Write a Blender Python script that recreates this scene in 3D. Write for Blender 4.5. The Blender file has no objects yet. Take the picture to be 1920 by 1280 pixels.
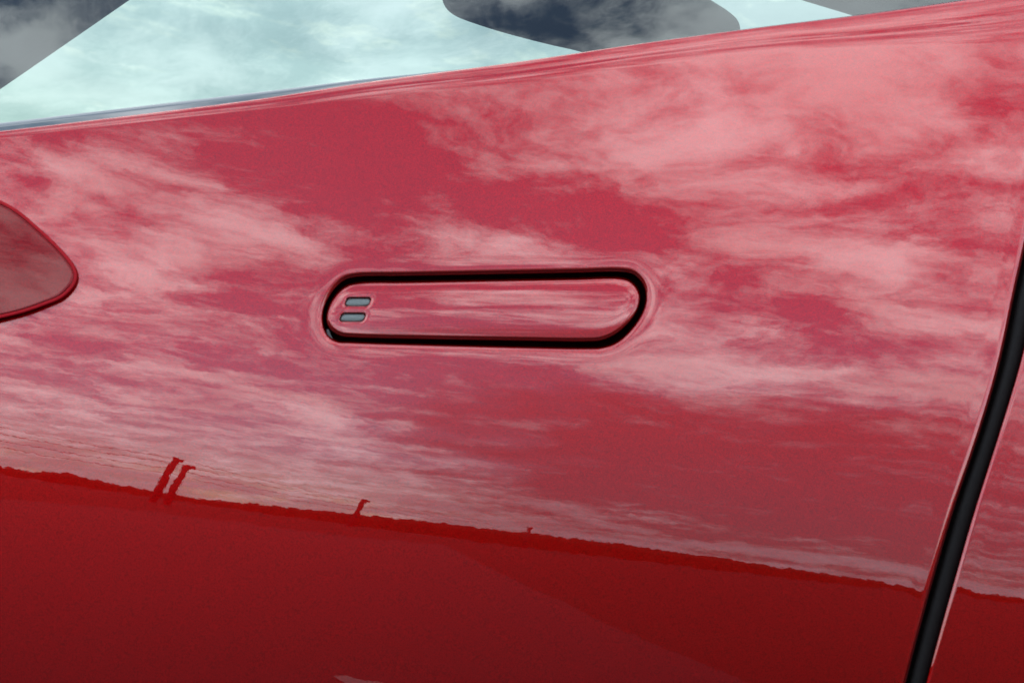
import bpy, math, random
import numpy as np
from mathutils import Vector

random.seed(7)
sc = bpy.context.scene
COL = sc.collection
R = math.radians

# ---------------------------------------------------------------- camera
ROLL = R(10.0)          # the phone was held a little askew
D = 0.90                # metres from the lens to the door skin
S = 0.0003              # metres on the door skin per photo pixel
CZ = 0.86               # lens height above the road
cam_d = bpy.data.cameras.new('camera')
cam = bpy.data.objects.new('camera', cam_d); COL.objects.link(cam)
cam.location = (0, -D, CZ)
cam.rotation_mode = 'XYZ'
from mathutils import Matrix
cr, sr = math.cos(ROLL), math.sin(ROLL)
Mx = Matrix(((cr, -sr, 0, 0), (0, 0, -1, -D), (sr, cr, 0, CZ), (0, 0, 0, 1)))
cam.matrix_world = Mx
cam_d.sensor_width = 36
cam_d.lens = 36 * D / (1920 * S)
cam_d.clip_start = 0.02; cam_d.clip_end = 6000
cam_d.dof.use_dof = True; cam_d.dof.focus_distance = 1.45; cam_d.dof.aperture_fstop = cam_d.lens / 2.2
sc.camera = cam
sc.render.resolution_x = 1024; sc.render.resolution_y = 682

# ---------------------------------------------------------------- exposure
sc.view_settings.view_transform = 'Standard'
sc.view_settings.look = 'None'
sc.view_settings.gamma = 1
sc.view_settings.exposure = 1.0

# ---------------------------------------------------------------- sky
SUN_EL, SUN_AZ = R(48), R(-25)      # behind the car, a little to its left (azimuth from +Y towards +X)
world = bpy.data.worlds.new('World'); sc.world = world; world.use_nodes = True
nt = world.node_tree; N = nt.nodes; L = nt.links
for n in list(N): N.remove(n)
def node(kind, **kw):
    n = N.new(kind)
    for k, v in kw.items(): setattr(n, k, v)
    return n
def math_(op, a, b=None, c=None, clamp=False):
    n = node('ShaderNodeMath', operation=op, use_clamp=clamp)
    for i, x in enumerate((a, b, c)):
        if x is None: continue
        if isinstance(x, (int, float)): n.inputs[i].default_value = x
        else: L.new(x, n.inputs[i])
    return n.outputs[0]
def smooth(x, lo, hi):
    n = node('ShaderNodeMapRange', interpolation_type='SMOOTHSTEP')
    L.new(x, n.inputs['Value']); n.inputs['From Min'].default_value = lo; n.inputs['From Max'].default_value = hi
    return n.outputs['Result']
sky = node('ShaderNodeTexSky', sky_type='NISHITA', sun_disc=False)
sky.sun_elevation = SUN_EL; sky.sun_rotation = SUN_AZ
sky.air_density = 1.0; sky.dust_density = 0.25; sky.ozone_density = 2.5
tc = node('ShaderNodeTexCoord')
dirv = tc.outputs['Generated']
sep = node('ShaderNodeSeparateXYZ'); L.new(dirv, sep.inputs[0])
dx, dy, dz = sep.outputs
# cloud deck coordinates: where the line of sight pierces a flat layer (no seam anywhere)
den = math_('ADD', math_('MAXIMUM', dz, 0.0), 0.16)
px_ = math_('DIVIDE', dx, den); py_ = math_('DIVIDE', dy, den)
pl = node('ShaderNodeCombineXYZ'); L.new(px_, pl.inputs[0]); L.new(py_, pl.inputs[1])
wn = node('ShaderNodeTexNoise'); L.new(pl.outputs[0], wn.inputs['Vector'])
wn.inputs['Scale'].default_value = 2.2; wn.inputs['Detail'].default_value = 7
wv = node('ShaderNodeVectorMath', operation='SUBTRACT'); L.new(wn.outputs['Color'], wv.inputs[0]); wv.inputs[1].default_value = (.5, .5, .5)
ws = node('ShaderNodeVectorMath', operation='SCALE'); L.new(wv.outputs[0], ws.inputs[0]); ws.inputs['Scale'].default_value = 0.40
wa = node('ShaderNodeVectorMath', operation='ADD'); L.new(pl.outputs[0], wa.inputs[0]); L.new(ws.outputs[0], wa.inputs[1])
f1 = node('ShaderNodeTexNoise'); L.new(wa.outputs[0], f1.inputs['Vector'])
f1.inputs['Scale'].default_value = 5.2; f1.inputs['Detail'].default_value = 12; f1.inputs['Roughness'].default_value = 0.68
f2 = node('ShaderNodeTexNoise'); L.new(wa.outputs[0], f2.inputs['Vector'])
f2.inputs['Scale'].default_value = 1.3; f2.inputs['Detail'].default_value = 4
# large cloud masses, as azimuth / elevation ellipses (degrees): (A, B, weight)
az = math_('MULTIPLY', math_('ARCTAN2', dx, math_('MULTIPLY', dy, -1.0)), 57.29578)
el = math_('MULTIPLY', math_('ARCSINE', dz), 57.29578)
wsep = node('ShaderNodeSeparateXYZ'); L.new(wv.outputs[0], wsep.inputs[0])
az = math_('MULTIPLY_ADD', wsep.outputs[0], 20.0, az)
el = math_('MULTIPLY_ADD', wsep.outputs[1], 14.0, el)
pc = node('ShaderNodeCombineXYZ'); L.new(az, pc.inputs[0]); L.new(el, pc.inputs[1]); pc.inputs[2].default_value = 1.0
#BLOBS_BEGIN
CLOUD_MASSES = [
    ((0.0799, 0.0108, 0.779), (-0.0289, -0.1875, 7.359), -0.36),
    ((0.1723, -0.0093, 1.395), (-0.1858, -0.4181, 15.369), -0.21),
    ((0.1162, 0.0049, -0.661), (-0.0115, -0.1926, 7.873), -0.38),
    ((0.1638, -0.0083, -2.845), (-0.0414, -0.4133, 12.801), -0.34),
    ((0.0784, 0.0022, -0.968), (-0.0251, -0.1800, 1.901), -0.42),
    ((0.1328, 0.0020, -2.830), (-0.0308, -0.1881, 1.983), -0.38),
    ((0.1799, 0.0274, 2.478), (0.0685, -0.4113, 7.747), -0.19),
    ((0.1304, 0.0647, 1.923), (0.2192, -0.2790, 16.302), -0.10),
    ((0.3565, -0.1302, -4.781), (-0.0229, -0.1823, 10.218), -0.30),
    ((0.1566, 0.0135, -0.297), (0.0140, -0.3539, 6.441), -0.24),
    ((0.2634, 0.0478, 3.548), (0.0983, -0.5039, 12.419), -0.10),
    ((0.1871, 0.0737, -2.666), (0.1968, -0.4653, 24.273), -0.17),
    ((0.0711, 0.0653, 0.170), (0.3861, 0.2423, 5.771), -0.21),
    ((0.3089, -0.0052, -5.067), (-0.0398, -0.7720, 22.959), -0.13),
    ((0.2294, -0.0415, -3.376), (-0.1533, -0.6810, 32.395), -0.10),
    ((0.1085, 0.0020, -1.595), (-0.0560, -0.5468, 9.983), -0.09),
    ((0.0600, 0.0652, -1.382), (0.1133, 0.0781, -0.671), -0.30),
    ((0.1628, 0.0052, 1.806), (-0.1270, -0.5500, 2.893), -0.13),
    ((0.1639, 0.0142, 0.854), (0.0118, -0.8904, 0.189), -0.09),
    ((0.2699, 0.0326, -1.728), (0.0640, -0.2646, 1.507), -0.17),
    ((0.1118, -0.0004, -2.125), (-0.0583, -0.4817, 8.403), -0.17),
    ((0.0691, 0.0027, -1.152), (0.0353, -0.2024, 10.172), 0.41),
    ((0.1288, -0.0332, -1.631), (-0.0517, -0.3067, 16.004), 0.30),
    ((0.1731, 0.0719, -1.679), (0.2996, -0.4389, 20.803), 0.29),
    ((0.1982, 0.0591, -2.824), (0.2901, -0.6404, 29.566), 0.17),
    ((0.0928, 0.0246, 1.678), (0.0255, -0.2180, 7.309), 0.31),
    ((0.2214, 0.0121, 3.560), (-0.1740, -0.4197, 9.839), 0.27),
    ((0.1054, 0.0283, 1.827), (0.0872, -0.1929, 6.450), 0.29),
    ((0.0983, 0.0104, 0.329), (-0.0145, -0.4385, 14.622), 0.36),
    ((0.1764, 0.0138, -0.860), (0.0145, -0.7788, 27.134), 0.17),
    ((0.0970, -0.0054, -1.600), (-0.0221, -0.3893, 14.752), 0.29),
    ((0.0923, 0.0005, -1.095), (-0.0393, -0.3748, 8.980), 0.24),
    ((0.2710, -0.0048, -6.336), (0.0218, -0.2658, 6.667), 0.19),
    ((0.1070, 0.0145, 2.201), (0.0455, -0.2796, 3.299), 0.24),
    ((0.1462, 0.0040, 1.225), (-0.1089, -0.4665, 4.002), 0.21),
    ((0.1824, -0.0175, 0.048), (-0.4512, -0.7517, 3.934), 0.26),
    ((0.0796, 0.0039, -1.032), (-0.0616, -1.2974, 3.855), 0.26),
    ((0.1363, 0.0031, 1.386), (-0.1124, -0.5690, 1.721), 0.17),
    ((0.2188, 0.1157, 1.270), (0.8097, -1.1711, 67.033), 0.17),
    ((0.3380, -0.0018, -8.821), (0.0120, -0.1319, 2.781), 0.17),
    ((0.2167, 0.0416, 0.976), (0.1179, -0.3548, 9.186), 0.13),
    ((0.1510, -0.0071, -2.610), (-0.0502, -0.6362, 21.858), 0.13),
    ((0.3938, 0.0696, -4.719), (-0.2442, -0.7718, 47.107), -0.30),
    ((0.3746, 0.1741, -12.329), (-0.1408, -1.3177, 77.904), 0.30),
    ((0.2839, 0.1951, -8.876), (-0.2035, -1.5427, 90.352), 0.30),
    ((0.2206, 0.5847, -17.926), (0.9732, -0.6764, 87.987), -0.35),
    ((0.2030, 0.7010, -25.450), (1.1321, -0.0565, 61.322), 0.35),
    ((0.2205, 0.5749, -16.556), (0.9150, -0.4017, 68.625), 0.35),
    ((0.0153, 0.0239, -0.988), (0.0534, -0.1908, 12.504), 0.12),
    ((0.1694, 0.0747, -5.608), (-0.0455, -0.4025, 24.213), 0.20),
    ((0.0863, 0.2915, -10.229), (0.2303, -0.0094, 12.458), 0.25),
    ((0.0657, 0.0989, -2.211), (0.0700, -0.2008, 13.336), 0.30),
    ((0.1069, 0.2870, -9.269), (0.2293, -0.1148, 17.660), 0.30),
    ((0.2469, 0.0890, -7.525), (-0.1070, -0.7726, 45.467), 0.30),
    ((0.1509, 0.0871, -5.304), (-0.0632, -0.7933, 46.425), 0.25),
    ((0.1135, 0.1123, -2.122), (-0.0345, -0.4551, 23.833), 0.25),
    ((0.1554, 0.2996, -12.230), (0.2080, -0.5436, 38.461), -0.15),
    ((0.2147, 0.3113, -11.508), (0.1875, -0.8114, 50.813), -0.25),
    ((0.1177, 0.1600, -6.322), (0.1629, -0.5245, 33.091), 0.20),
    ((0.1476, 0.1659, -7.179), (0.0370, -0.4563, 28.080), -0.50),
    ((0.1838, 0.1573, -6.810), (-0.0693, -0.8658, 52.099), -0.40),
    ((0.1299, 0.0911, -6.048), (0.0411, -0.6194, 37.067), 0.10),
    ((0.1926, 0.5613, -17.359), (0.5424, -0.0301, 28.955), -0.30),
    ((0.1039, 0.0165, -2.823), (-0.0950, -0.4933, 30.659), 0.35),
    ((0.1254, 0.1841, -2.669), (0.2875, -0.4916, 36.052), -0.10),
    ((0.2921, 0.2212, -11.717), (-0.0414, -1.0217, 60.367), 0.15)]
#BLOBS_END
acc = 0.0
for A, B, wgt in CLOUD_MASSES:
    da = node('ShaderNodeVectorMath', operation='DOT_PRODUCT'); L.new(pc.outputs[0], da.inputs[0]); da.inputs[1].default_value = A
    db = node('ShaderNodeVectorMath', operation='DOT_PRODUCT'); L.new(pc.outputs[0], db.inputs[0]); db.inputs[1].default_value = B
    a2 = math_('MULTIPLY', da.outputs['Value'], da.outputs['Value'])
    r2 = math_('MULTIPLY_ADD', db.outputs['Value'], db.outputs['Value'], a2)
    g = math_('POWER', 0.36788, r2)
    acc = math_('MULTIPLY_ADD', g, wgt, acc)
fine = math_('MULTIPLY', math_('SUBTRACT', f1.outputs['Fac'], 0.5), 2.55)
big = math_('MULTIPLY', math_('SUBTRACT', f2.outputs['Fac'], 0.5), 0.7)
dens = math_('ADD', math_('ADD', fine, big), math_('ADD', acc, 0.42))
streak = node('ShaderNodeTexNoise'); L.new(wa.outputs[0], streak.inputs['Vector'])
streak.inputs['Scale'].default_value = 15; streak.inputs['Detail'].default_value = 8; streak.inputs['Roughness'].default_value = .7
dens = math_('MULTIPLY_ADD', math_('SUBTRACT', streak.outputs['Fac'], 0.5), 0.95, dens)
cover = smooth(dens, -0.04, 1.08)
hazy = math_('MULTIPLY', smooth(dy, 0.1, 0.6), 0.50)      # thin bright haze on the sun's side
cover = math_('MAXIMUM', cover, hazy)
# an added grey bank, darkening the low sky that the paint mirrors towards the right
low_sky_dim = math_('MULTIPLY', smooth(az, -11.0, 5.0), smooth(el, 24.0, 15.0))
low_sky_dim = math_('MULTIPLY', math_('MULTIPLY', low_sky_dim, smooth(az, 48.0, 35.0)), math_('SUBTRACT', 1.0, math_('MULTIPLY', cover, 0.35)))
low_sky_dim = math_('MULTIPLY', low_sky_dim, 0.95)
horizon = smooth(el, 3.6, 0.0)
cover = math_('MAXIMUM', cover, 0.05)
tone = node('ShaderNodeTexNoise'); L.new(wa.outputs[0], tone.inputs['Vector'])
tone.inputs['Scale'].default_value = 3.0; tone.inputs['Detail'].default_value = 6
tr = node('ShaderNodeMapRange'); L.new(tone.outputs['Fac'], tr.inputs['Value'])
tr.inputs['From Min'].default_value = .3; tr.inputs['From Max'].default_value = .7
tr.inputs['To Min'].default_value = .70; tr.inputs['To Max'].default_value = 1.08
CLOUD = 14.2
SKY_STRENGTH = 0.15
cc = node('ShaderNodeVectorMath', operation='SCALE'); cc.inputs[0].default_value = (CLOUD * .97, CLOUD * 1.0, CLOUD * 1.07); L.new(tr.outputs[0], cc.inputs['Scale'])
mixc = node('ShaderNodeMix', data_type='RGBA'); L.new(cover, mixc.inputs['Factor'])
L.new(sky.outputs[0], mixc.inputs['A']); L.new(cc.outputs[0], mixc.inputs['B'])
bg = node('ShaderNodeBackground'); bg.inputs['Strength'].default_value = SKY_STRENGTH
mixb = node('ShaderNodeMix', data_type='RGBA'); L.new(low_sky_dim, mixb.inputs['Factor'])
L.new(mixc.outputs['Result'], mixb.inputs['A']); mixb.inputs['B'].default_value = (1.7, 1.35, 1.8, 1)
mixh = node('ShaderNodeMix', data_type='RGBA'); L.new(math_('MULTIPLY', horizon, 0.75), mixh.inputs['Factor'])
L.new(mixb.outputs['Result'], mixh.inputs['A']); mixh.inputs['B'].default_value = (4.6, 5.0, 5.8, 1)
L.new(mixh.outputs['Result'], bg.inputs['Color'])
wo = node('ShaderNodeOutputWorld'); L.new(bg.outputs[0], wo.inputs['Surface'])

# ---------------------------------------------------------------- sun
sun_d = bpy.data.lights.new('sun', 'SUN'); sun_d.energy = 1.0; sun_d.angle = R(30); sun_d.color = (1, .95, .88)
sun = bpy.data.objects.new('sun', sun_d); COL.objects.link(sun)
sd = Vector((math.sin(SUN_AZ) * math.cos(SUN_EL), math.cos(SUN_AZ) * math.cos(SUN_EL), math.sin(SUN_EL)))
sun.rotation_euler = (-sd).to_track_quat('-Z', 'Y').to_euler()
sun.location = (0, 0, 5)

# ---------------------------------------------------------------- materials
def new_mat(name):
    m = bpy.data.materials.new(name); m.use_nodes = True
    t = m.node_tree; b = t.nodes['Principled BSDF']
    return m, t, b
def tnode(t, kind, **kw):
    n = t.nodes.new(kind)
    for k, v in kw.items(): setattr(n, k, v)
    return n

def paint_material(name, peel=1.0, coat_ior=1.76, k=1.0, coat=1.0):
    m, t, b = new_mat(name)
    tcn = tnode(t, 'ShaderNodeTexCoord')
    fl = tnode(t, 'ShaderNodeTexNoise'); t.links.new(tcn.outputs['Object'], fl.inputs['Vector'])
    fl.inputs['Scale'].default_value = 1500; fl.inputs['Detail'].default_value = 1
    ramp = tnode(t, 'ShaderNodeMix', data_type='RGBA')
    ramp.inputs['A'].default_value = (.208 * k, .0003 * k, .0008 * k, 1); ramp.inputs['B'].default_value = (.410 * k, .0008 * k, .0018 * k, 1)
    mr = tnode(t, 'ShaderNodeMapRange'); t.links.new(fl.outputs['Fac'], mr.inputs['Value'])
    mr.inputs['From Min'].default_value = .3; mr.inputs['From Max'].default_value = .7
    t.links.new(mr.outputs[0], ramp.inputs['Factor'])
    t.links.new(ramp.outputs['Result'], b.inputs['Base Color'])
    b.inputs['Metallic'].default_value = 1.0
    b.inputs['Specular IOR Level'].default_value = 0.2
    b.inputs['Roughness'].default_value = 0.43
    b.inputs['Coat Weight'].default_value = coat
    b.inputs['Coat IOR'].default_value = coat_ior
    b.inputs['Coat Roughness'].default_value = 0.004
    # orange peel in the clear coat
    p1 = tnode(t, 'ShaderNodeTexNoise'); t.links.new(tcn.outputs['Object'], p1.inputs['Vector'])
    p1.inputs['Scale'].default_value = 150; p1.inputs['Detail'].default_value = 2
    bp = tnode(t, 'ShaderNodeBump'); bp.inputs['Strength'].default_value = 1.0; bp.inputs['Distance'].default_value = 0.0000085 * peel
    t.links.new(p1.outputs['Fac'], bp.inputs['Height'])
    t.links.new(bp.outputs[0], b.inputs['Coat Normal'])
    # flakes under the clear coat
    bp2 = tnode(t, 'ShaderNodeBump'); bp2.inputs['Strength'].default_value = .35; bp2.inputs['Distance'].default_value = 0.0001
    t.links.new(fl.outputs['Fac'], bp2.inputs['Height'])
    t.links.new(bp2.outputs[0], b.inputs['Normal'])
    return m
M_PAINT = paint_material('red_metallic_paint')
M_CAP = paint_material('dimmed_red_mirror_paint', 1.0, 1.50, .50, .62)  # body paint, darkened and dulled to imitate the cap's dimmer reflection

def simple(name, col, rough, metal=0.0, spec=0.5, grain=0.0, gscale=200):
    m, t, b = new_mat(name)
    b.inputs['Base Color'].default_value = (*col, 1); b.inputs['Roughness'].default_value = rough
    b.inputs['Metallic'].default_value = metal; b.inputs['Specular IOR Level'].default_value = spec
    tcn = tnode(t, 'ShaderNodeTexCoord')
    nn = tnode(t, 'ShaderNodeTexNoise'); t.links.new(tcn.outputs['Object'], nn.inputs['Vector'])
    nn.inputs['Scale'].default_value = gscale; nn.inputs['Detail'].default_value = 5
    mr = tnode(t, 'ShaderNodeMapRange'); t.links.new(nn.outputs['Fac'], mr.inputs['Value'])
    mr.inputs['To Min'].default_value = 1 - grain; mr.inputs['To Max'].default_value = 1 + grain
    sc_ = tnode(t, 'ShaderNodeVectorMath', operation='SCALE'); sc_.inputs[0].default_value = col
    t.links.new(mr.outputs[0], sc_.inputs['Scale']); t.links.new(sc_.outputs[0], b.inputs['Base Color'])
    return m
M_RIM = simple('deep_red_trim', (.30, .001, .006), .55, 0, .15, .25, 700)
M_RUBBER = simple('black_rubber', (.015, .015, .0145), .75, 0, .12, .3, 400)
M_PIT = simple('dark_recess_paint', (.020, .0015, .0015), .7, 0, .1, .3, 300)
M_METAL = simple('grey_metal', (.15, .175, .165), .5, .75, .5, .25, 900)
M_LEVER = simple('grey_plastic', (.06, .065, .06), .35, 0, .5, .2, 600)
M_TRIM = simple('black_interior_trim', (.006, .007, .009), .8, 0, .15, .3, 120)
M_ROAD = simple('asphalt', (.012, .0115, .0115), .9, 0, .2, .5, 3)
M_GRASS = simple('dark_field_grass', (.008, .010, .005), .95, 0, .1, .5, .6)
M_HEDGE = simple('hedge_leaves', (.012, .018, .008), .9, 0, .1, .5, 2)
M_WOOD = simple('weathered_wood', (.035, .025, .020), .85, 0, .2, .4, 6)
M_WIRE = simple('wire', (.02, .02, .02), .6, .3, .3, .1, 10)
M_LINE = simple('worn_white_paint', (.17, .155, .145), .8, 0, .3, .3, 20)

def glass_material(name, refl=0.07, tint=(.415, .475, .435), rough=0.0):
    m = bpy.data.materials.new(name); m.use_nodes = True
    t = m.node_tree
    for n in list(t.nodes): t.nodes.remove(n)
    lw = tnode(t, 'ShaderNodeLayerWeight'); lw.inputs['Blend'].default_value = .5
    pw = tnode(t, 'ShaderNodeMath', operation='POWER'); t.links.new(lw.outputs['Facing'], pw.inputs[0]); pw.inputs[1].default_value = 5
    ma = tnode(t, 'ShaderNodeMath', operation='MULTIPLY_ADD'); t.links.new(pw.outputs[0], ma.inputs[0]); ma.inputs[1].default_value = 1 - refl; ma.inputs[2].default_value = refl
    tr_ = tnode(t, 'ShaderNodeBsdfTransparent'); tr_.inputs[0].default_value = (*tint, 1)
    gl = tnode(t, 'ShaderNodeBsdfGlossy'); gl.inputs['Roughness'].default_value = rough; gl.inputs['Color'].default_value = (.95, 1.0, 1.0, 1)
    mx = tnode(t, 'ShaderNodeMixShader'); t.links.new(ma.outputs[0], mx.inputs[0]); t.links.new(tr_.outputs[0], mx.inputs[1]); t.links.new(gl.outputs[0], mx.inputs[2])
    o = tnode(t, 'ShaderNodeOutputMaterial'); t.links.new(mx.outputs[0], o.inputs[0])
    return m
M_GLASS = glass_material('window_glass')
M_FRIT, _t, _b = new_mat('reflection_grey_band')
_b.inputs['Base Color'].default_value = (.10, .125, .125, 1); _b.inputs['Roughness'].default_value = .02  # black band; grey-teal base stands in for clouds mirrored in it
_b.inputs['IOR'].default_value = 1.85

# ---------------------------------------------------------------- scene graph helpers
def tag(o, label, cat, group=None):
    o['label'] = label; o['category'] = cat
    if group: o['group'] = group
    return o
def empty(name, loc=(0, 0, 0)):
    o = bpy.data.objects.new(name, None); COL.objects.link(o); o.location = loc; return o
def mesh_obj(name, verts, faces, mat, parent=None, smooth_=True, label=None):
    me = bpy.data.meshes.new(name)
    verts = np.asarray(verts, dtype=np.float32)
    if parent is not None:
        par = Vector(parent.location)
        if parent.parent: par = Vector((0, 0, 0)) + Vector(parent.parent.location)
        verts = verts - np.array(par, dtype=np.float32)
    me.from_pydata(verts.tolist(), [], faces if isinstance(faces, list) else faces.tolist())
    me.materials.append(mat)
    if smooth_: me.shade_smooth()
    me.update()
    o = bpy.data.objects.new(name, me); COL.objects.link(o)
    if parent is not None: o.parent = parent
    if label: o['label'] = label
    return o
def set_normals(o, nrm):
    me = o.data; k = len(me.polygons) // 2
    tot = sum(float(np.dot(nrm[p.vertices[0]], p.normal)) for p in [me.polygons[i] for i in range(0, len(me.polygons), max(1, len(me.polygons) // 400))])
    if tot < 0: me.flip_normals()
    o.data.normals_split_custom_set_from_vertices(nrm.astype(np.float32).tolist())
def field_normals(q, W, e=.6):
    """unit normals (towards the camera side) of the surface w = W(q)"""
    def P(ox, oy):
        x = q[:, 0] + ox; y = q[:, 1] + oy
        return to3d(x, y, W(np.stack([x, y], -1)))
    n = np.cross(P(e, 0) - P(-e, 0), P(0, e) - P(0, -e))
    n /= np.linalg.norm(n, axis=1)[:, None]
    return np.where(n[:, 1:2] > 0, -n, n)
def dir3d(d):
    d = d / np.maximum(np.linalg.norm(d, axis=1)[:, None], 1e-9)
    return np.stack([d[:, 0] * cr + d[:, 1] * sr, np.zeros(len(d)), d[:, 0] * sr - d[:, 1] * cr], -1)
def lip_normals(q, W, d2, beta, e=.6):
    n = field_normals(q, W, e); t = dir3d(d2); t = t - n * (n * t).sum(1)[:, None]
    t /= np.maximum(np.linalg.norm(t, axis=1)[:, None], 1e-9)
    b = beta[:, None]
    return n * np.cos(b) + t * np.sin(b)
def grid_faces(nr, nc, closed=False):
    """faces of a vertex grid [nr rows][nc columns]; closed joins last column to first"""
    i = np.arange(nr - 1)[:, None]; j = np.arange(nc if closed else nc - 1)[None, :]
    j2 = (j + 1) % nc
    a = i * nc + j; b = i * nc + j2; c = (i + 1) * nc + j2; d = (i + 1) * nc + j
    return np.stack([a, b, c, d], -1).reshape(-1, 4)

# ---------------------------------------------------------------- the body's own shape
#SHAPE_BEGIN
def skin_xy(px, py):
    """drawing coordinates on the body side (0.3 mm units, x right, y down) -> metres across / up, lens height = 0"""
    u = (np.asarray(px, float) - 960) * S; v = (640 - np.asarray(py, float)) * S
    return u * cr - v * sr, u * sr + v * cr
_X0, _Z0 = skin_xy(0, 885); _X1, _Z1 = skin_xy(1720, 1105)
_hl = math.hypot(_X1 - _X0, _Z1 - _Z0); _tx, _tz = (_X1 - _X0) / _hl, (_Z1 - _Z0) / _hl
_a0 = -math.atan(_Z0 / D) / 2; _a1 = -math.atan(_Z1 / D) / 2
_am = (_a0 + _a1) / 2; _ac = (_a1 - _a0) / (_X1 - _X0); _Xm = (_X0 + _X1) / 2; _Zm = (_Z0 + _Z1) / 2
_ht = np.linspace(-.25, .45, 1401)
_at = np.interp(_ht, [-.25, -.12, 0, .03, .10, .21, .30, .45], np.array([-6.5, -3.0, 0, 2.0, 7.2, 17.0, 25, 32.]))
_kern = np.exp(-np.linspace(-3, 3, 121) ** 2 / 2); _kern /= _kern.sum()
_at = np.convolve(np.pad(_at, 60, mode='edge'), _kern, 'valid')
_wt = np.cumsum(np.tan(_am + np.radians(_at))) * (_ht[1] - _ht[0]); _wt -= np.interp(0, _ht, _wt)
def base_w(px, py):
    """how far the panel lies inboard of the reference plane (m)"""
    X, Z = skin_xy(px, py)
    h = -(X - _X0) * _tz + (Z - _Z0) * _tx
    return np.interp(h, _ht, _wt) + _ac * (X - _Xm) * (Z - _Zm) + .17 * X ** 2 + .010 * X
BELT_X = np.array([-900, 0, 250, 500, 700, 960, 1210, 1460, 1600, 1810, 2000, 2300, 3600.])
BELT_Y = np.array([343, 246, 216, 184, 152.5, 118, 80.5, 47, 30, 0, -30, -78, -290.])
def _cat(xs, ys, x):
    m = np.gradient(ys, xs)
    i = np.clip(np.searchsorted(xs, x) - 1, 0, len(xs) - 2)
    h = xs[i + 1] - xs[i]; t = (x - xs[i]) / h
    return (2*t**3 - 3*t**2 + 1) * ys[i] + (t**3 - 2*t**2 + t) * h * m[i] + (-2*t**3 + 3*t**2) * ys[i+1] + (t**3 - t**2) * h * m[i+1]
def belt(px): return _cat(BELT_X, BELT_Y, np.asarray(px, float))
def crease(px): return _cat(np.array([-900, 0, 480, 960, 1460, 1920, 2300, 3600.]), np.array([8, 8, 14, 23, 31, 54, 64, 70.]), np.asarray(px, float))
_rt = np.linspace(0, 2.4, 481)
_rs = np.interp(_rt, [0, .08, .22, .5, .72, .88, 1.0, 1.08, 1.2, 1.35, 1.7, 2.4], [12, 10, 7, 2, -7, -12, -10, 6, 12, 4, 0, 0])
_rk = np.exp(-np.linspace(-3, 3, 25) ** 2 / 2); _rk /= _rk.sum()
_rs = np.convolve(np.pad(_rs, 12, mode='edge'), _rk, 'valid')
_rw = np.cumsum(np.radians(_rs)[::-1])[::-1] * (_rt[1] - _rt[0]); _rw -= _rw[-1]
def ridge_w(px, py):
    b = np.maximum(np.asarray(py, float) - belt(px), 0)
    c = crease(px)
    return np.interp(b / c, _rt, _rw) * c * S
def panel_w(px, py): return base_w(px, py) + ridge_w(px, py)
def to3d(px, py, w):
    """points at drawing position seen square on, at depth w"""
    X, Z = skin_xy(px, py); k = (D + w) / D
    return np.stack([X * k, np.broadcast_to(w, X.shape), Z * k + CZ], -1)
#SHAPE_END

def spline_closed(pts, n):
    P = np.array(pts, float); m = len(P); out = []
    for i in range(m):
        p0, p1, p2, p3 = P[i-1], P[i], P[(i+1) % m], P[(i+2) % m]
        # centripetal-ish Catmull-Rom
        d1 = max(np.linalg.norm(p1-p0), 1e-6) ** .5; d2 = max(np.linalg.norm(p2-p1), 1e-6) ** .5; d3 = max(np.linalg.norm(p3-p2), 1e-6) ** .5
        m1 = (p1-p0)/d1 - (p2-p0)/(d1+d2) + (p2-p1)/d2; m2 = (p2-p1)/d2 - (p3-p1)/(d2+d3) + (p3-p2)/d3
        m1 *= d2; m2 *= d2
        for t in np.linspace(0, 1, 60, endpoint=False):
            out.append((2*t**3-3*t**2+1)*p1 + (t**3-2*t**2+t)*m1 + (-2*t**3+3*t**2)*p2 + (t**3-t**2)*m2)
    return resample(np.array(out), n)
def resample(Q, n, closed=True):
    Z = np.vstack([Q, Q[:1]]) if closed else Q
    s = np.r_[0, np.cumsum(np.linalg.norm(np.diff(Z, axis=0), axis=1))]
    t = np.linspace(0, s[-1], n, endpoint=not closed)
    return np.stack([np.interp(t, s, Z[:, 0]), np.interp(t, s, Z[:, 1])], -1)
def normals2d(Q, closed=True):
    if closed: T = np.roll(Q, -1, 0) - np.roll(Q, 1, 0)
    else: T = np.gradient(Q, axis=0)
    T /= np.linalg.norm(T, axis=1)[:, None]
    return np.stack([T[:, 1], -T[:, 0]], -1)     # outward for clockwise-in-photo loops (y down)
def smooth_loop(V, k, it=1):
    for _ in range(it):
        V = (np.roll(V, k, 0) + V + np.roll(V, -k, 0)) / 3
    return V

# the photo's handle opening and handle outline, clockwise starting on the left
OPEN = [(603, 585), (611, 561), (627, 537), (645, 522), (668, 516), (760, 514), (920, 511), (1080, 508), (1165, 506.5), (1188, 511), (1204, 525),
        (1213, 545), (1213, 568), (1203, 594), (1184, 620), (1158, 643), (1130, 653), (1100, 654.5), (980, 652.5), (800, 648), (660, 643.5), (632, 641.5), (614, 631), (604, 611)]
HAND = [(613, 587), (620, 567), (634, 547), (652, 534), (674, 529), (760, 527.5), (920, 524.5), (1080, 521.5), (1160, 520), (1180, 525), (1193, 537),
        (1199.5, 553), (1198, 571), (1188, 592), (1171, 612), (1150, 628), (1126, 637.5), (1095, 639.5), (980, 638), (800, 635), (665, 631.5), (640, 629), (622, 619), (613, 604)]
SEAM_L = np.array([(2010, -60), (1992, 60), (1968, 200), (1948, 320), (1930, 430), (1905, 537), (1877, 675), (1837, 812), (1790, 950), (1750, 1087), (1700, 1273), (1662, 1430), (1640, 1520)], float)
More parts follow.
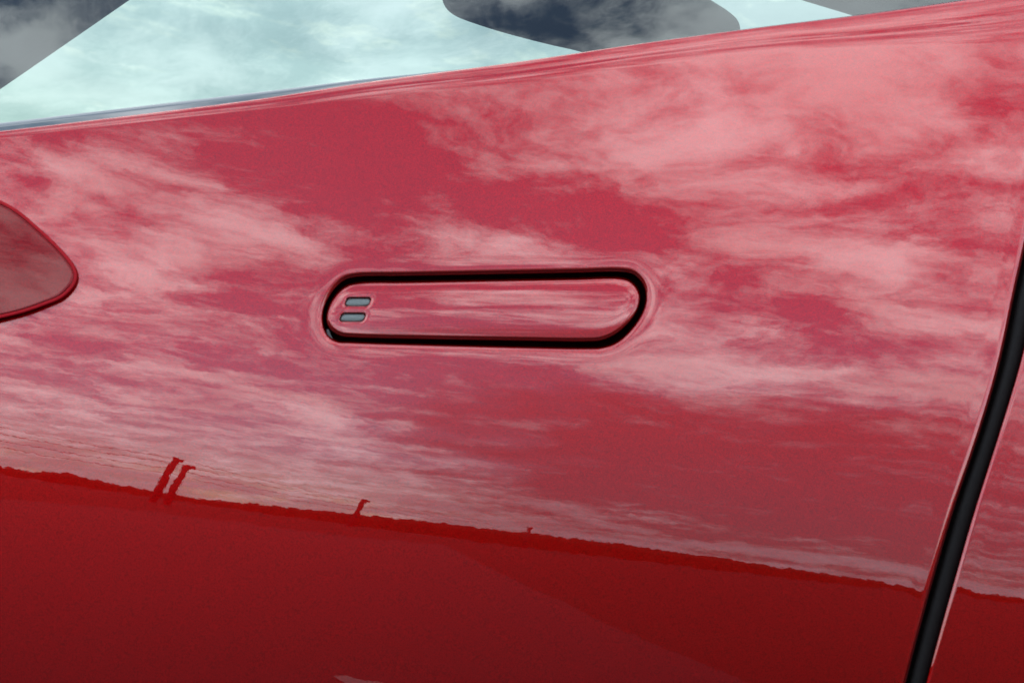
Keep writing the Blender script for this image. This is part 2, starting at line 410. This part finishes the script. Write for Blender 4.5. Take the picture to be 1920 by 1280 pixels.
SEAM_R = np.array([(2062, -60), (2040, 60), (2014, 200), (1992, 320), (1972, 430), (1945, 537), (1914, 675), (1873, 812), (1829, 950), (1789, 1087), (1738, 1273), (1700, 1430), (1680, 1520)], float)
def seam_curve(P, n):
    y = np.linspace(P[0, 1], P[-1, 1], n)
    return np.stack([_cat(P[:, 1], P[:, 0], y), y], -1)

car = empty('parked_car', (0, 0.9, 0))
tag(car, 'glossy red car with a flush door handle, seen close up from the side', 'car')

# ---- door skin: one surface from the handle opening out to the door's edges
NT = 1680
inner = spline_closed(OPEN, NT)
sl = seam_curve(SEAM_L, 900)
bx = np.linspace(-640, 2000, 1050)
top = np.stack([bx, belt(bx)], -1)
# cut the seam curve where it meets the belt line
ix = np.argmin(np.abs(sl[:, 1] - belt(sl[:, 0])))
corner = sl[ix]; top = top[top[:, 0] < corner[0] - 6]
sl = sl[ix + 3:]; sl = sl[sl[:, 1] < 1425]
bot = np.stack([np.linspace(sl[-1, 0] - 5, -640, 600), np.full(600, 1430.)], -1)
lef = np.stack([np.full(300, -640.), np.linspace(1420, belt(-640.) + 6, 300)], -1)
outer_raw = resample(np.vstack([top, sl, bot, lef]), 9000)
_k = np.ones(121) / 121
for _ in range(2):      # round the corners, all of them outside the picture
    outer_raw = np.stack([np.convolve(np.r_[outer_raw[-60:, c], outer_raw[:, c], outer_raw[:60, c]], _k, 'valid') for c in (0, 1)], -1)
# match the two loops by direction from the centre, mixed with arc length
def loop_from(Q, ang0, n, c):
    a = np.arctan2(Q[:, 1] - c[1], Q[:, 0] - c[0]); i = np.argmin(np.abs(np.angle(np.exp(1j * (a - ang0)))))
    return resample(np.roll(Q, -i, 0), n)
cen = (908, 580)
anch_i = [(603, 585), (668, 516), (1165, 506.5), (1213, 556), (1100, 654.5), (640, 642.5)]
anch_o = [(-640, 720), (40, belt(40.)), (1760, belt(1760.)), (1903, 545), (1640, 1430), (60, 1430)]
def segs(Q, anchors, counts):
    Q = resample(Q, 24000); idx = [int(np.argmin(np.sum((Q - np.array(a)) ** 2, 1))) for a in anchors]
    Q = np.roll(Q, -idx[0], 0); idx = [(i - idx[0]) % len(Q) for i in idx] + [len(Q)]
    out = []
    for k, n in enumerate(counts):
        seg = Q[idx[k]:idx[k+1] + 1] if idx[k+1] < len(Q) else np.vstack([Q[idx[k]:], Q[:1]])
        out.append(resample(seg, n + 1, closed=False)[:-1])
    return np.vstack(out)
counts = [150, 560, 230, 230, 420, 90]
inner = segs(inner, anch_i, counts); outer = segs(outer_raw, anch_o, counts)
NT = len(inner)
n_in = normals2d(inner); n_in = smooth_loop(n_in, 2, 3)
if np.sum(n_in * (inner - np.array(cen))) < 0: n_in = -n_in
inner = inner - n_in * 3.2
n_out = normals2d(outer)
if np.sum(n_out * (outer - np.array(cen))) < 0: n_out = -n_out
n_out = smooth_loop(n_out, 4, 3); n_out /= np.linalg.norm(n_out, axis=1)[:, None]
LIP = 11.0      # lip radius round the opening, in drawing units
EDGE = 13.0     # lip radius along the door edges
rings = []
ZD = np.zeros((NT, 2)); ZB = np.zeros(NT); H90 = math.pi / 2
for dep in (6.5, 3.5, 1.6, .6): rings.append((inner, LIP * S + dep * .001, -n_in, ZB + H90))      # wall of the opening
for beta in np.linspace(90, 0, 13):
    be = math.radians(beta); d = LIP * (1 - math.sin(be)); rings.append((inner + n_in * d, LIP * S * (1 - math.cos(be)), -n_in, ZB + be))
A = inner + n_in * LIP; A2 = inner + n_in * (LIP + 34)
for t in np.linspace(0, 1, 22)[1:]: rings.append((A + (A2 - A) * t, 0.0, ZD, ZB))
istop = (outer[:, 1] < 400) & (np.abs(outer[:, 1] - belt(outer[:, 0])) < 8)
istop = smooth_loop(istop.astype(float), 2, 3)
EV = (EDGE * (1 - .85 * istop))[:, None]; EF = EV[:, 0] * S
B0 = outer - n_out * EV; B1 = outer - n_out * (EV + 14 + 12 * (1 - istop)[:, None])
for t in np.linspace(0, 1, 170)[1:]: rings.append((A2 + (B1 - A2) * t, 0.0, ZD, ZB))
for t in np.linspace(0, 1, 12)[1:]: rings.append((B1 + (B0 - B1) * t, 0.0, ZD, ZB))
for beta in np.linspace(0, 90, 13)[1:]:
    be = math.radians(beta)
    rings.append((B0 + n_out * EV * math.sin(be), EF * (1 - math.cos(be)), n_out, ZB + be))
for dep in (2, 6, 14): rings.append((outer, EF + dep * .001, n_out, ZB + H90))
def dist_to(P, Q, chunk=4000):
    out = np.empty(len(P))
    for i in range(0, len(P), chunk):
        p = P[i:i+chunk]; out[i:i+chunk] = np.sqrt(((p[:, None, :] - Q[None]) ** 2).sum(-1)).min(1)
    return out
qs = np.vstack([r[0] for r in rings]); dr = np.concatenate([np.broadcast_to(r[1], (NT,)) for r in rings])
_in6 = inner[::4]; _sl6 = seam_curve(SEAM_L, 260)
def seg_dist(P, Q, closed):
    """distance to a polyline, measured to its segments (smooth enough to differentiate)"""
    A_ = Q; B_ = np.roll(Q, -1, 0) if closed else np.vstack([Q[1:], Q[-1:] + [[-5., 40.]]])
    AB = B_ - A_; L2 = (AB ** 2).sum(1); out = np.empty(len(P))
    for i in range(0, len(P), 4000):
        p = P[i:i+4000]; k = np.argmin(((p[:, None, :] - (A_ + AB / 2)[None]) ** 2).sum(-1), 1)
        best = np.full(len(p), 1e18)
        for o in (-1, 0, 1):
            kk = (k + o) % len(Q); ap = p - A_[kk]; t = np.clip((ap * AB[kk]).sum(1) / L2[kk], 0, 1)
            best = np.minimum(best, ((ap - AB[kk] * t[:, None]) ** 2).sum(1))
        out[i:i+4000] = np.sqrt(best)
    return out
def door_W(q):
    w = panel_w(q[:, 0], q[:, 1])
    m = (q[:, 0] > 500) & (q[:, 0] < 1320) & (q[:, 1] > 410) & (q[:, 1] < 760)
    if m.any():
        d = seg_dist(q[m], _in6, True); w[m] += .00026 * np.exp(-(d / 17.0) ** 2) + .00006 * np.exp(-(d / 40.0) ** 2)
    m = q[:, 0] > 1450
    if m.any():
        d = seg_dist(q[m], _sl6, False); w[m] += -.00030 * np.exp(-(d / 26.0) ** 2)
    return w
w = door_W(qs) + dr
door = mesh_obj('door_panel', to3d(qs[:, 0], qs[:, 1], w), grid_faces(len(rings), NT, True), M_PAINT, car)
set_normals(door, lip_normals(qs, door_W, np.vstack([r[2] for r in rings]), np.concatenate([r[3] for r in rings])))

# ---- dark tub behind the handle
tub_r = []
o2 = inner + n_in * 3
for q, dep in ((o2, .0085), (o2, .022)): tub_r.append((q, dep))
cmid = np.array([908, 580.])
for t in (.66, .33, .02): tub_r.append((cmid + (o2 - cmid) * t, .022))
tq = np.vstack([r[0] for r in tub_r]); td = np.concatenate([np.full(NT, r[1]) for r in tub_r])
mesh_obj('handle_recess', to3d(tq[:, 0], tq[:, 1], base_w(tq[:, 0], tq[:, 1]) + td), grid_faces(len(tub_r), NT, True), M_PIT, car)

# ---- the handle itself
NH = 1500
hl = spline_closed(HAND, NH); nh = normals2d(hl); nh = smooth_loop(nh, 2, 3)
if np.sum(nh * (hl - np.array([905, 578.]))) < 0: nh = -nh
hl = hl + nh * .9
HR = 9.0
h1 = hl - nh * HR
spx = np.clip((hl[:, 0] - 613) / (1199 - 613), 0, 1)
spine = np.stack([np.interp(hl[:, 0], [613, 690, 1120, 1200], [668, 690, 1120, 1145]), np.interp(hl[:, 0], [613, 1200], [580, 577])], -1)
hr = []
ZH = np.zeros((NH, 2)); ZHB = np.zeros(NH)
for t in np.linspace(0, 1, 110): hr.append((spine + (h1 - spine) * t, 0.0, ZH, ZHB))
for beta in np.linspace(0, 90, 11)[1:]:
    be = math.radians(beta); hr.append((h1 + nh * HR * math.sin(be), HR * S * (1 - math.cos(be)), nh, ZHB + be))
for dep in (1, 4, 9, 13): hr.append((hl, HR * S + dep * .001, nh, ZHB + H90))
hq = np.vstack([r[0] for r in hr]); hd = np.concatenate([np.full(NH, r[1]) for r in hr])
# two slanting slots near the left end
def slot_sdf(P, c, hw, hh, r, shear):
    y = P[:, 1] - c[1]; x = P[:, 0] - c[0] + shear * y
    qx = np.abs(x) - (hw - r); qy = np.abs(y) - (hh - r)
    return np.hypot(np.maximum(qx, 0), np.maximum(qy, 0)) + np.minimum(np.maximum(qx, qy), 0) - r
SLOTS = [((671.0, 565.6), 22.5, 7.6, 5.5, .34), ((661.0, 594.6), 22.5, 7.6, 5.5, .34)]
sstep = lambda x: np.clip(x, 0, 1) ** 2 * (3 - 2 * np.clip(x, 0, 1))
HBASE = .0006
_hl5 = hl[::4]
def hand_W(q):
    vy = (q[:, 1] - np.interp(q[:, 0], [613, 1200], [581, 577])) * S
    w = base_w(q[:, 0], q[:, 1]) + HBASE + 1.9 * vy ** 2
    w = w + .0004 * np.exp(-(seg_dist(q, _hl5, True) / 14) ** 2)
    m = q[:, 0] < 730
    if m.any():
        sd = np.minimum(*[slot_sdf(q[m], *s_) for s_ in SLOTS])
        w[m] += .0024 * sstep((1.8 - sd) / 3.6) + .00020 * np.exp(-(np.maximum(sd, 0) / 5) ** 2)
    return w
wh = hand_W(hq) + hd
handle = mesh_obj('door_handle', to3d(hq[:, 0], hq[:, 1], wh), grid_faces(len(hr), NH, True), M_PAINT, car, label='long flush red door handle with two small grey slots at its left end')
set_normals(handle, lip_normals(hq, hand_W, np.vstack([r[2] for r in hr]), np.concatenate([r[3] for r in hr]), .5))
# metal bars lying in the slots
for (c, hw, hh, r, shear) in SLOTS:
    a = np.linspace(0, 2 * math.pi, 96, endpoint=False)
    ex = np.sign(np.cos(a)) * np.abs(np.cos(a)) ** .45; ey = np.sign(np.sin(a)) * np.abs(np.sin(a)) ** .62
    hx, hy = hw - .2, hh - .5
    vs, ds = [], []
    for k, dpt in ((1.0, .0030), (1.0, .0018), (.95, .00155), (.8, .0014), (.5, .00125), (.0, .0012)):
        y = ey * hy * k; x = ex * (hx - hy * (1 - k)) - shear * y
        vs.append(np.stack([c[0] + x, c[1] + y + 1.0], -1)); ds.append(np.full(96, dpt))
    vq = np.vstack(vs); vd = np.concatenate(ds)
    vv = (vq[:, 1] - 579) * S
    ww = base_w(vq[:, 0], vq[:, 1]) + HBASE + 1.9 * vv ** 2 + vd
    mesh_obj('metal_bar', to3d(vq[:, 0], vq[:, 1], ww), grid_faces(6, 96, True), M_METAL, handle)

# ---- small grey lever end showing in the lower left corner of the gap
lv = [(612, 618), (616, 617), (621, 630), (629, 641), (626, 645), (617, 637)]
LQ = np.array(lv, float); lw0 = base_w(LQ[:, 0], LQ[:, 1])
v0 = to3d(LQ[:, 0], LQ[:, 1], lw0 + .006); v1 = to3d(LQ[:, 0], LQ[:, 1], lw0 + .014)
nl = len(LQ)
mesh_obj('latch_lever', np.vstack([v0, v1]), [list(range(nl))] + [[i, (i+1) % nl, nl + (i+1) % nl, nl + i] for i in range(nl)], M_LEVER, car, smooth_=False)

# ---- panel behind the door (right of the seam)
rs_ = seam_curve(SEAM_R, 700); nr_ = normals2d(rs_, False)
if nr_[:, 0].mean() > 0: nr_ = -nr_          # towards the gap
NE = len(rs_); PR = 9.0
ZP = np.zeros((NE, 2)); ZPB = np.zeros(NE)
prs = [(rs_, PR * S + .012, nr_, ZPB + H90), (rs_, PR * S + .004, nr_, ZPB + H90)]
b0 = rs_ - nr_ * PR
for beta in np.linspace(90, 0, 12):
    be = math.radians(beta); prs.append((b0 + nr_ * PR * math.sin(be), PR * S * (1 - math.cos(be)), nr_, ZPB + be))
for t in np.linspace(0, 1, 90)[1:]: prs.append((b0 + np.array([1., -.17]) * 1400 * t ** 1.7, 0.0, ZP, ZPB))
pq = np.vstack([r[0] for r in prs]); pd = np.concatenate([np.full(NE, r[1]) for r in prs])
_rs6 = seam_curve(SEAM_R, 260)
def rear_W(q):
    d = seg_dist(q, _rs6, False)
    return panel_w(q[:, 0], q[:, 1]) - .00022 * np.exp(-(d / 26) ** 2) + .0004
rear = mesh_obj('rear_side_panel', to3d(pq[:, 0], pq[:, 1], rear_W(pq) + pd), grid_faces(len(prs), NE), M_PAINT, car)
set_normals(rear, lip_normals(pq, rear_W, np.vstack([r[2] for r in prs]), np.concatenate([r[3] for r in prs])))

# ---- rubber seal and jamb in the gap
sl_ = seam_curve(SEAM_L, 400); sr_ = seam_curve(SEAM_R, 400)
rows = []
for k, dp in ((-.35, .030), (.16, .0125), (.22, .0098), (.34, .0082), (.5, .0077), (.68, .0080), (.85, .0090), (.97, .0115), (1.4, .030)):
    q = sl_ + (sr_ - sl_) * k; rows.append(to3d(q[:, 0], q[:, 1], base_w(q[:, 0], q[:, 1]) + dp))
mesh_obj('rubber_seal', np.vstack(rows), grid_faces(len(rows), 400), M_RUBBER, car)
rows = []
for k in (-3.0, 4.0):
    q = sl_ + (sr_ - sl_) * k; rows.append(to3d(q[:, 0], q[:, 1], base_w(q[:, 0], q[:, 1]) + .036))
mesh_obj('door_jamb', np.vstack(rows), grid_faces(2, 400), M_PIT, car)

# ---- side window, leaning inboard above the belt line
GT = math.tan(R(27))
#GLASS_BEGIN
def glass_w(px, py, off=0.0):
    up = belt(px) - py                       # above the belt line, drawing units
    wb = base_w(px, belt(px) + 40)
    upm = up * S
    return wb + .009 + off + GT * (upm + .012) + 1.1 * upm ** 2
#GLASS_END
def sheet(name, px0, px1, lo, hi, nx, ny, thick, mat, off=0.0, parent=car, label=None):
    xs = np.linspace(px0, px1, nx); V = []
    lo_ = lo(xs) if callable(lo) else belt(xs) + lo; hi_ = hi(xs) if callable(hi) else belt(xs) + hi
    for side in (0, 1):
        for t in np.linspace(0, 1, ny):
            y = lo_ + (hi_ - lo_) * t
            V.append(to3d(xs, y, glass_w(xs, y, off) + side * thick))
    nvl = nx * ny
    F = grid_faces(ny, nx).tolist(); F += [[i + nvl for i in reversed(f)] for f in grid_faces(ny, nx).tolist()]
    for i in range(nx - 1):
        F.append([i + 1, i, i + nvl, i + 1 + nvl]); k = (ny - 1) * nx; F.append([k + i, k + i + 1, k + i + 1 + nvl, k + i + nvl])
    for j in range(ny - 1):
        F.append([j*nx, (j+1)*nx, (j+1)*nx + nvl, j*nx + nvl]); k = nx - 1; F.append([(j+1)*nx+k, j*nx+k, j*nx+k+nvl, (j+1)*nx+k+nvl])
    o = mesh_obj(name, np.vstack(V), F, mat, parent, label=label)
    return o
window = sheet('side_window', -700, 3300, 26, -420, 340, 60, .004, M_GLASS)
def band_top(x): return _cat(np.array([-500, 0, 250, 500, 700, 800, 1000.]), np.array([290, 231, 201, 171.5, 147, 137, 116.]), x)
sheet('window_seal', -500, 960, 24, band_top, 160, 6, .0015, M_FRIT, off=-.0022)
# inside of the door under the window
q0 = np.linspace(-700, 3300, 160)
rowsI = [to3d(q0, belt(q0) + b, base_w(q0, belt(q0) + 40) + d_) for b, d_ in ((30, .05), (40, .09), (600, .10), (1500, .12))]
mesh_obj('door_lining', np.vstack(rowsI), grid_faces(4, 160), M_TRIM, car)

# ---- what shows inside the cabin through the glass
def slab(name, pts, depth, thick, mat, parent=car, n=160, bulge=.012, label=None):
    """a padded or rounded body whose outline is given at its own distance inside the car"""
    Q = spline_closed(pts, n) if n else np.array(pts, float)
    nn_ = normals2d(Q); c = Q.mean(0)
    if np.sum(nn_ * (Q - c)) < 0: nn_ = -nn_
    k = S * (D + depth) / D
    V = []
    prof = [(0, thick / 2, 1.0)]
    fr = [(1, 0, .02), (1, 0, .6), (.92, .1, 1), (.7, .35, 1), (.35, .75, 1), (0, 1, 1)]
    for a in np.linspace(90, -90, 13):
        ra = math.radians(a)
        inset = bulge / k * (1 - math.cos(ra))
        V.append((Q - nn_ * inset, depth + thick / 2 - (thick / 2) * math.sin(ra)))
    front = [(c + (V[0][0] - c) * t, V[0][1]) for t in (.0, .4, .75)]; back = [(c + (V[-1][0] - c) * t, V[-1][1]) for t in (.75, .4, .0)]
    V = front + V + back
    P = np.vstack([to3d(q[:, 0], q[:, 1], np.full(len(q), d_)) for q, d_ in V])
    return mesh_obj(name, P, grid_faces(len(V), len(Q), True), mat, parent, label=label)
slab('front_pillar', [(-640, 620), (-500, 500), (-200, 305), (0, 168), (122, 84), (245, -1), (420, -122), (640, -275), (560, -330), (300, -300), (-200, -60), (-640, 250)], .30, .07, M_TRIM, n=260)
slab('head_restraint', [(829, -8), (834, 12), (850, 28), (900, 48), (960, 66), (1030, 84), (1090, 98), (1160, 122), (1240, 140), (1330, 120), (1378, 92), (1388, 62), (1384, 40), (1366, 22), (1338, 4), (1300, -20), (1200, -80), (1050, -120), (900, -90), (846, -50)], .34, .12, M_TRIM, n=260, bulge=.02)
slab('centre_pillar', [(1420, -24), (1500, 0), (1600, 30), (1720, 66), (1850, 106), (2060, 170), (2300, 120), (2300, -300), (1900, -330), (1500, -200), (1380, -90)], .22, .06, M_TRIM, n=260)

# ---- door mirror housing jutting into the picture on the left
MIR = [(0, 375), (35, 395), (70, 424), (98, 450), (127, 481), (141, 502), (144.5, 517), (141, 532), (131, 546), (114, 560), (80, 574), (45, 586), (0, 597), (-70, 611), (-160, 622), (-280, 620), (-360, 580), (-380, 500), (-350, 410), (-270, 350), (-160, 334), (-70, 346)]
mo = spline_closed(MIR, 900); mn = normals2d(mo); mn = smooth_loop(mn, 3, 3); mc = np.array([-90, 490.])
if np.sum(mn * (mo - mc)) < 0: mn = -mn
MW = float(base_w(100., 516.))
RR = 3.5
def mirror_W(q):
    X, Z = skin_xy(q[:, 0], q[:, 1]); X0, Z0 = skin_xy(100., 516.)
    return base_w(q[:, 0], q[:, 1]) - .0034 + .05 * (Z - Z0) + .05 * (X - X0)
rim_q, rim_d, rim_n, rim_b = [], [], [], []
for beta, dep in ((90, .0026), (90, .0012), (90, .0006), (90, 0), (75, 0), (60, 0), (45, 0), (30, 0), (15, 0), (0, 0)):
    be = math.radians(beta); rim_q.append(mo - mn * RR * (1 - math.sin(be))); rim_d.append(np.full(900, RR * S * (1 - math.cos(be)) + dep)); rim_n.append(mn); rim_b.append(np.full(900, be))
for k, d_, be in ((4.6, 0, 0), (5.8, .0001, -.3), (6.6, .0006, -.9), (6.9, .0014, -1.5)): rim_q.append(mo - mn * k); rim_d.append(np.full(900, d_)); rim_n.append(mn); rim_b.append(np.full(900, be))
mq = np.vstack(rim_q)
rim = mesh_obj('mirror_rim', to3d(mq[:, 0], mq[:, 1], mirror_W(mq) + np.concatenate(rim_d)), grid_faces(len(rim_q), 900, True), M_RIM, car, label='deep red edge running round the mirror housing')
set_normals(rim, lip_normals(mq, mirror_W, np.vstack(rim_n), np.concatenate(rim_b)))
fr_ = [(mo - mn * 6.5, .0016, mn, 1.2), (mo - mn * 6.9, .0008, mn, .9), (mo - mn * 7.5, .0004, mn, .5), (mo - mn * 9.0, .0003, mn, .1)]
e0 = mo - mn * 9.0
for t in np.linspace(0, 1, 60)[1:]: fr_.append((e0 + (mc - e0) * t * .99, .0003, mn, 0.0))
mq = np.vstack([r[0] for r in fr_]); md = np.concatenate([np.full(900, r[1]) for r in fr_])
shell = mesh_obj('mirror_housing', to3d(mq[:, 0], mq[:, 1], mirror_W(mq) + md), grid_faces(len(fr_), 900, True), M_CAP, car, label='red cap of the door mirror, its darker reflection put into the paint')
set_normals(shell, lip_normals(mq, mirror_W, np.vstack([r[2] for r in fr_]), np.concatenate([np.full(900, r[3]) for r in fr_])))
bk = [(mo * 1.0, .0026)] + [(mo + (mc - mo) * t, .0030) for t in (.15, .6, .98)]
mq = np.vstack([r[0] for r in bk]); md = np.concatenate([np.full(900, r[1]) for r in bk])
mesh_obj('mirror_back', to3d(mq[:, 0], mq[:, 1], mirror_W(mq) + md), grid_faces(4, 900, True), M_RIM, car)
# short foot joining it to the door, out of sight behind
fq = spline_closed([(-300, 560), (-300, 480), (-180, 470), (-170, 560)], 40)
mesh_obj('mirror_foot', np.vstack([to3d(fq[:, 0], fq[:, 1], np.full(40, MW + .003)), to3d(fq[:, 0], fq[:, 1], np.full(40, MW + .030))]), grid_faces(2, 40, True), M_PIT, car)

# ---------------------------------------------------------------- ground and what the paint mirrors
def flat(name, pts, z, mat, kind='structure'):
    o = mesh_obj(name, [(x, y, z) for x, y in pts], [list(range(len(pts)))], mat, smooth_=False); o['kind'] = kind; return o
flat('ground', [(-2500, -2500), (2500, -2500), (2500, 2500), (-2500, 2500)], 0, M_GRASS)
#FAR_BEGIN
flat('car_park', [(-90, -13), (-30, -15), (-9.6, -19), (-9.9, -31), (-3.5, -39), (-.9, -52), (.95, -17), (1.55, -8), (1.83, -5.3), (2.05, 5), (-90, 5)], .004, M_ROAD)
mk = flat('painted_mark', [(-.424, -3.688), (-.380, -3.716), (-.290, -3.700), (-.20, -3.68), (-.18, -3.52), (-.348, -3.56)], .008, M_LINE)
rng = random.Random(5)
def polar(azd, dist): a = R(azd); return dist * math.sin(a), -D - dist * math.cos(a)
# a low uneven hedge along the far side of the field
SKY_EL = [(-80, .3), (-45, .4), (-28.8, .1), (-26.1, .4), (-24.6, .25), (-23.3, .62), (-21.5, .5), (-20.3, .35), (-17.4, .16), (-14.4, .18), (-9.6, .52), (-5.8, .68), (-1.6, .9), (2.7, .95), (7, 1.0), (14.6, .8), (19, .5), (25.4, .12), (32, .1), (50, .3), (80, .4)]
V, F = [], []
HD = 170.0; n_h = 900
for i in range(n_h):
    azd = -80 + 160 * i / (n_h - 1)
    e = float(np.interp(azd, [p[0] for p in SKY_EL], [p[1] for p in SKY_EL]))
    j = rng.uniform(-.005, .005) + (rng.uniform(-.06, .10) if azd < -19 or azd > 24 else 0)
    h = max(CZ + HD * math.tan(R(e + j)), .3)
    for dd, hh in ((-3, 0), (-2.5, h * .7), (-1, h), (1.5, h * .96), (3, 0)):
        x, y = polar(azd, HD + dd + rng.uniform(-.3, .3)); V.append((x, y, hh))
for i in range(n_h - 1):
    for k in range(4):
        a = i * 5 + k; F.append([a, a + 1, a + 6, a + 5])
hedge = mesh_obj('far_hedge', V, F, M_HEDGE, smooth_=False); hedge['kind'] = 'stuff'; hedge['label'] = 'dark uneven hedge along the far side of the field'
# poles carrying the wires
def prism(p0, p1, r0, r1, n=10):
    p0, p1 = Vector(p0), Vector(p1); ax = (p1 - p0).normalized(); u = ax.orthogonal().normalized(); v = ax.cross(u)
    vs = []
    for p, r in ((p0, r0), (p1, r1)):
        for k in range(n):
            a = 2 * math.pi * k / n; vs.append(tuple(p + u * r * math.cos(a) + v * r * math.sin(a)))
    fs = [[k, (k+1) % n, n + (k+1) % n, n + k] for k in range(n)] + [list(range(n))[::-1], list(range(n, 2*n))]
    return vs, fs
def pole(azd, dist, elt, wid, label, lean=0.0, arm=True):
    x, y = polar(azd, dist); h = CZ + dist * math.tan(R(elt))
    e = empty('utility_pole', (x, y, 0)); tag(e, label, 'pole', 'poles carrying the wires beyond the field')
    vs, fs = prism((x, y, -.2), (x + lean, y, h), wid / 2, wid * .42); mesh_obj('shaft', vs, fs, M_WOOD, e)
    if arm:
        aw = wid * 1.25; x += lean
        vs, fs = prism((x - aw * .05, y, h - wid * .3), (x + aw * .62, y, h - wid * .45), wid * .34, wid * .30, 6); mesh_obj('crossarm', vs, fs, M_WOOD, e)
    return Vector((x, y, h - wid * .3))
pA = pole(-18.1, 62, 3.75, .62, 'taller of the two leaning posts side by side at the left of the mirrored skyline', .80)
pB = pole(-17.3, 60, 3.15, .56, 'shorter of the two leaning posts side by side at the left of the mirrored skyline', .66)
pC = pole(-6.6, 100, 2.2, .70, 'middle pole of the line, standing alone between the paired posts and the farthest pole', .8)
pD = pole(3.6, 150, 1.6, .75, 'farthest and smallest pole of the line on the mirrored skyline')
x, y = polar(-38, 48); p0 = Vector((x, y, CZ + 48 * math.tan(R(4.9))))
for k, (dz_, lab) in enumerate([(.15, 'highest wire strung between the poles'), (-.45, 'second wire from the top between the poles'), (-1.1, 'third wire from the top between the poles'), (-1.7, 'lowest wire strung between the poles')]):
    pts = []
    for a, b in ((p0, pA), (pA, pC), (pC, pD)):
        for t in np.linspace(0, 1, 14)[:-1]:
            p = a.lerp(b, float(t)); pts.append(p + Vector((0, 0, dz_ - 1.6 * t * (1 - t))))
    pts.append(pD + Vector((0, 0, dz_ * .6)))
    V, F = [], []
    for i, p in enumerate(pts):
        for dx_, dz2 in ((-.5, -.5), (.5, -.5), (0, .6)):
            V.append((p.x, p.y + dx_ * .036, p.z + dz2 * .036))
        if i:
            b_ = (i - 1) * 3
            for q in range(3): F.append([b_ + q, b_ + (q + 1) % 3, b_ + 3 + (q + 1) % 3, b_ + 3 + q])
    wobj = mesh_obj('overhead_wire', V, F, M_WIRE); tag(wobj, lab, 'wire', 'wires strung between the poles')
#FAR_END
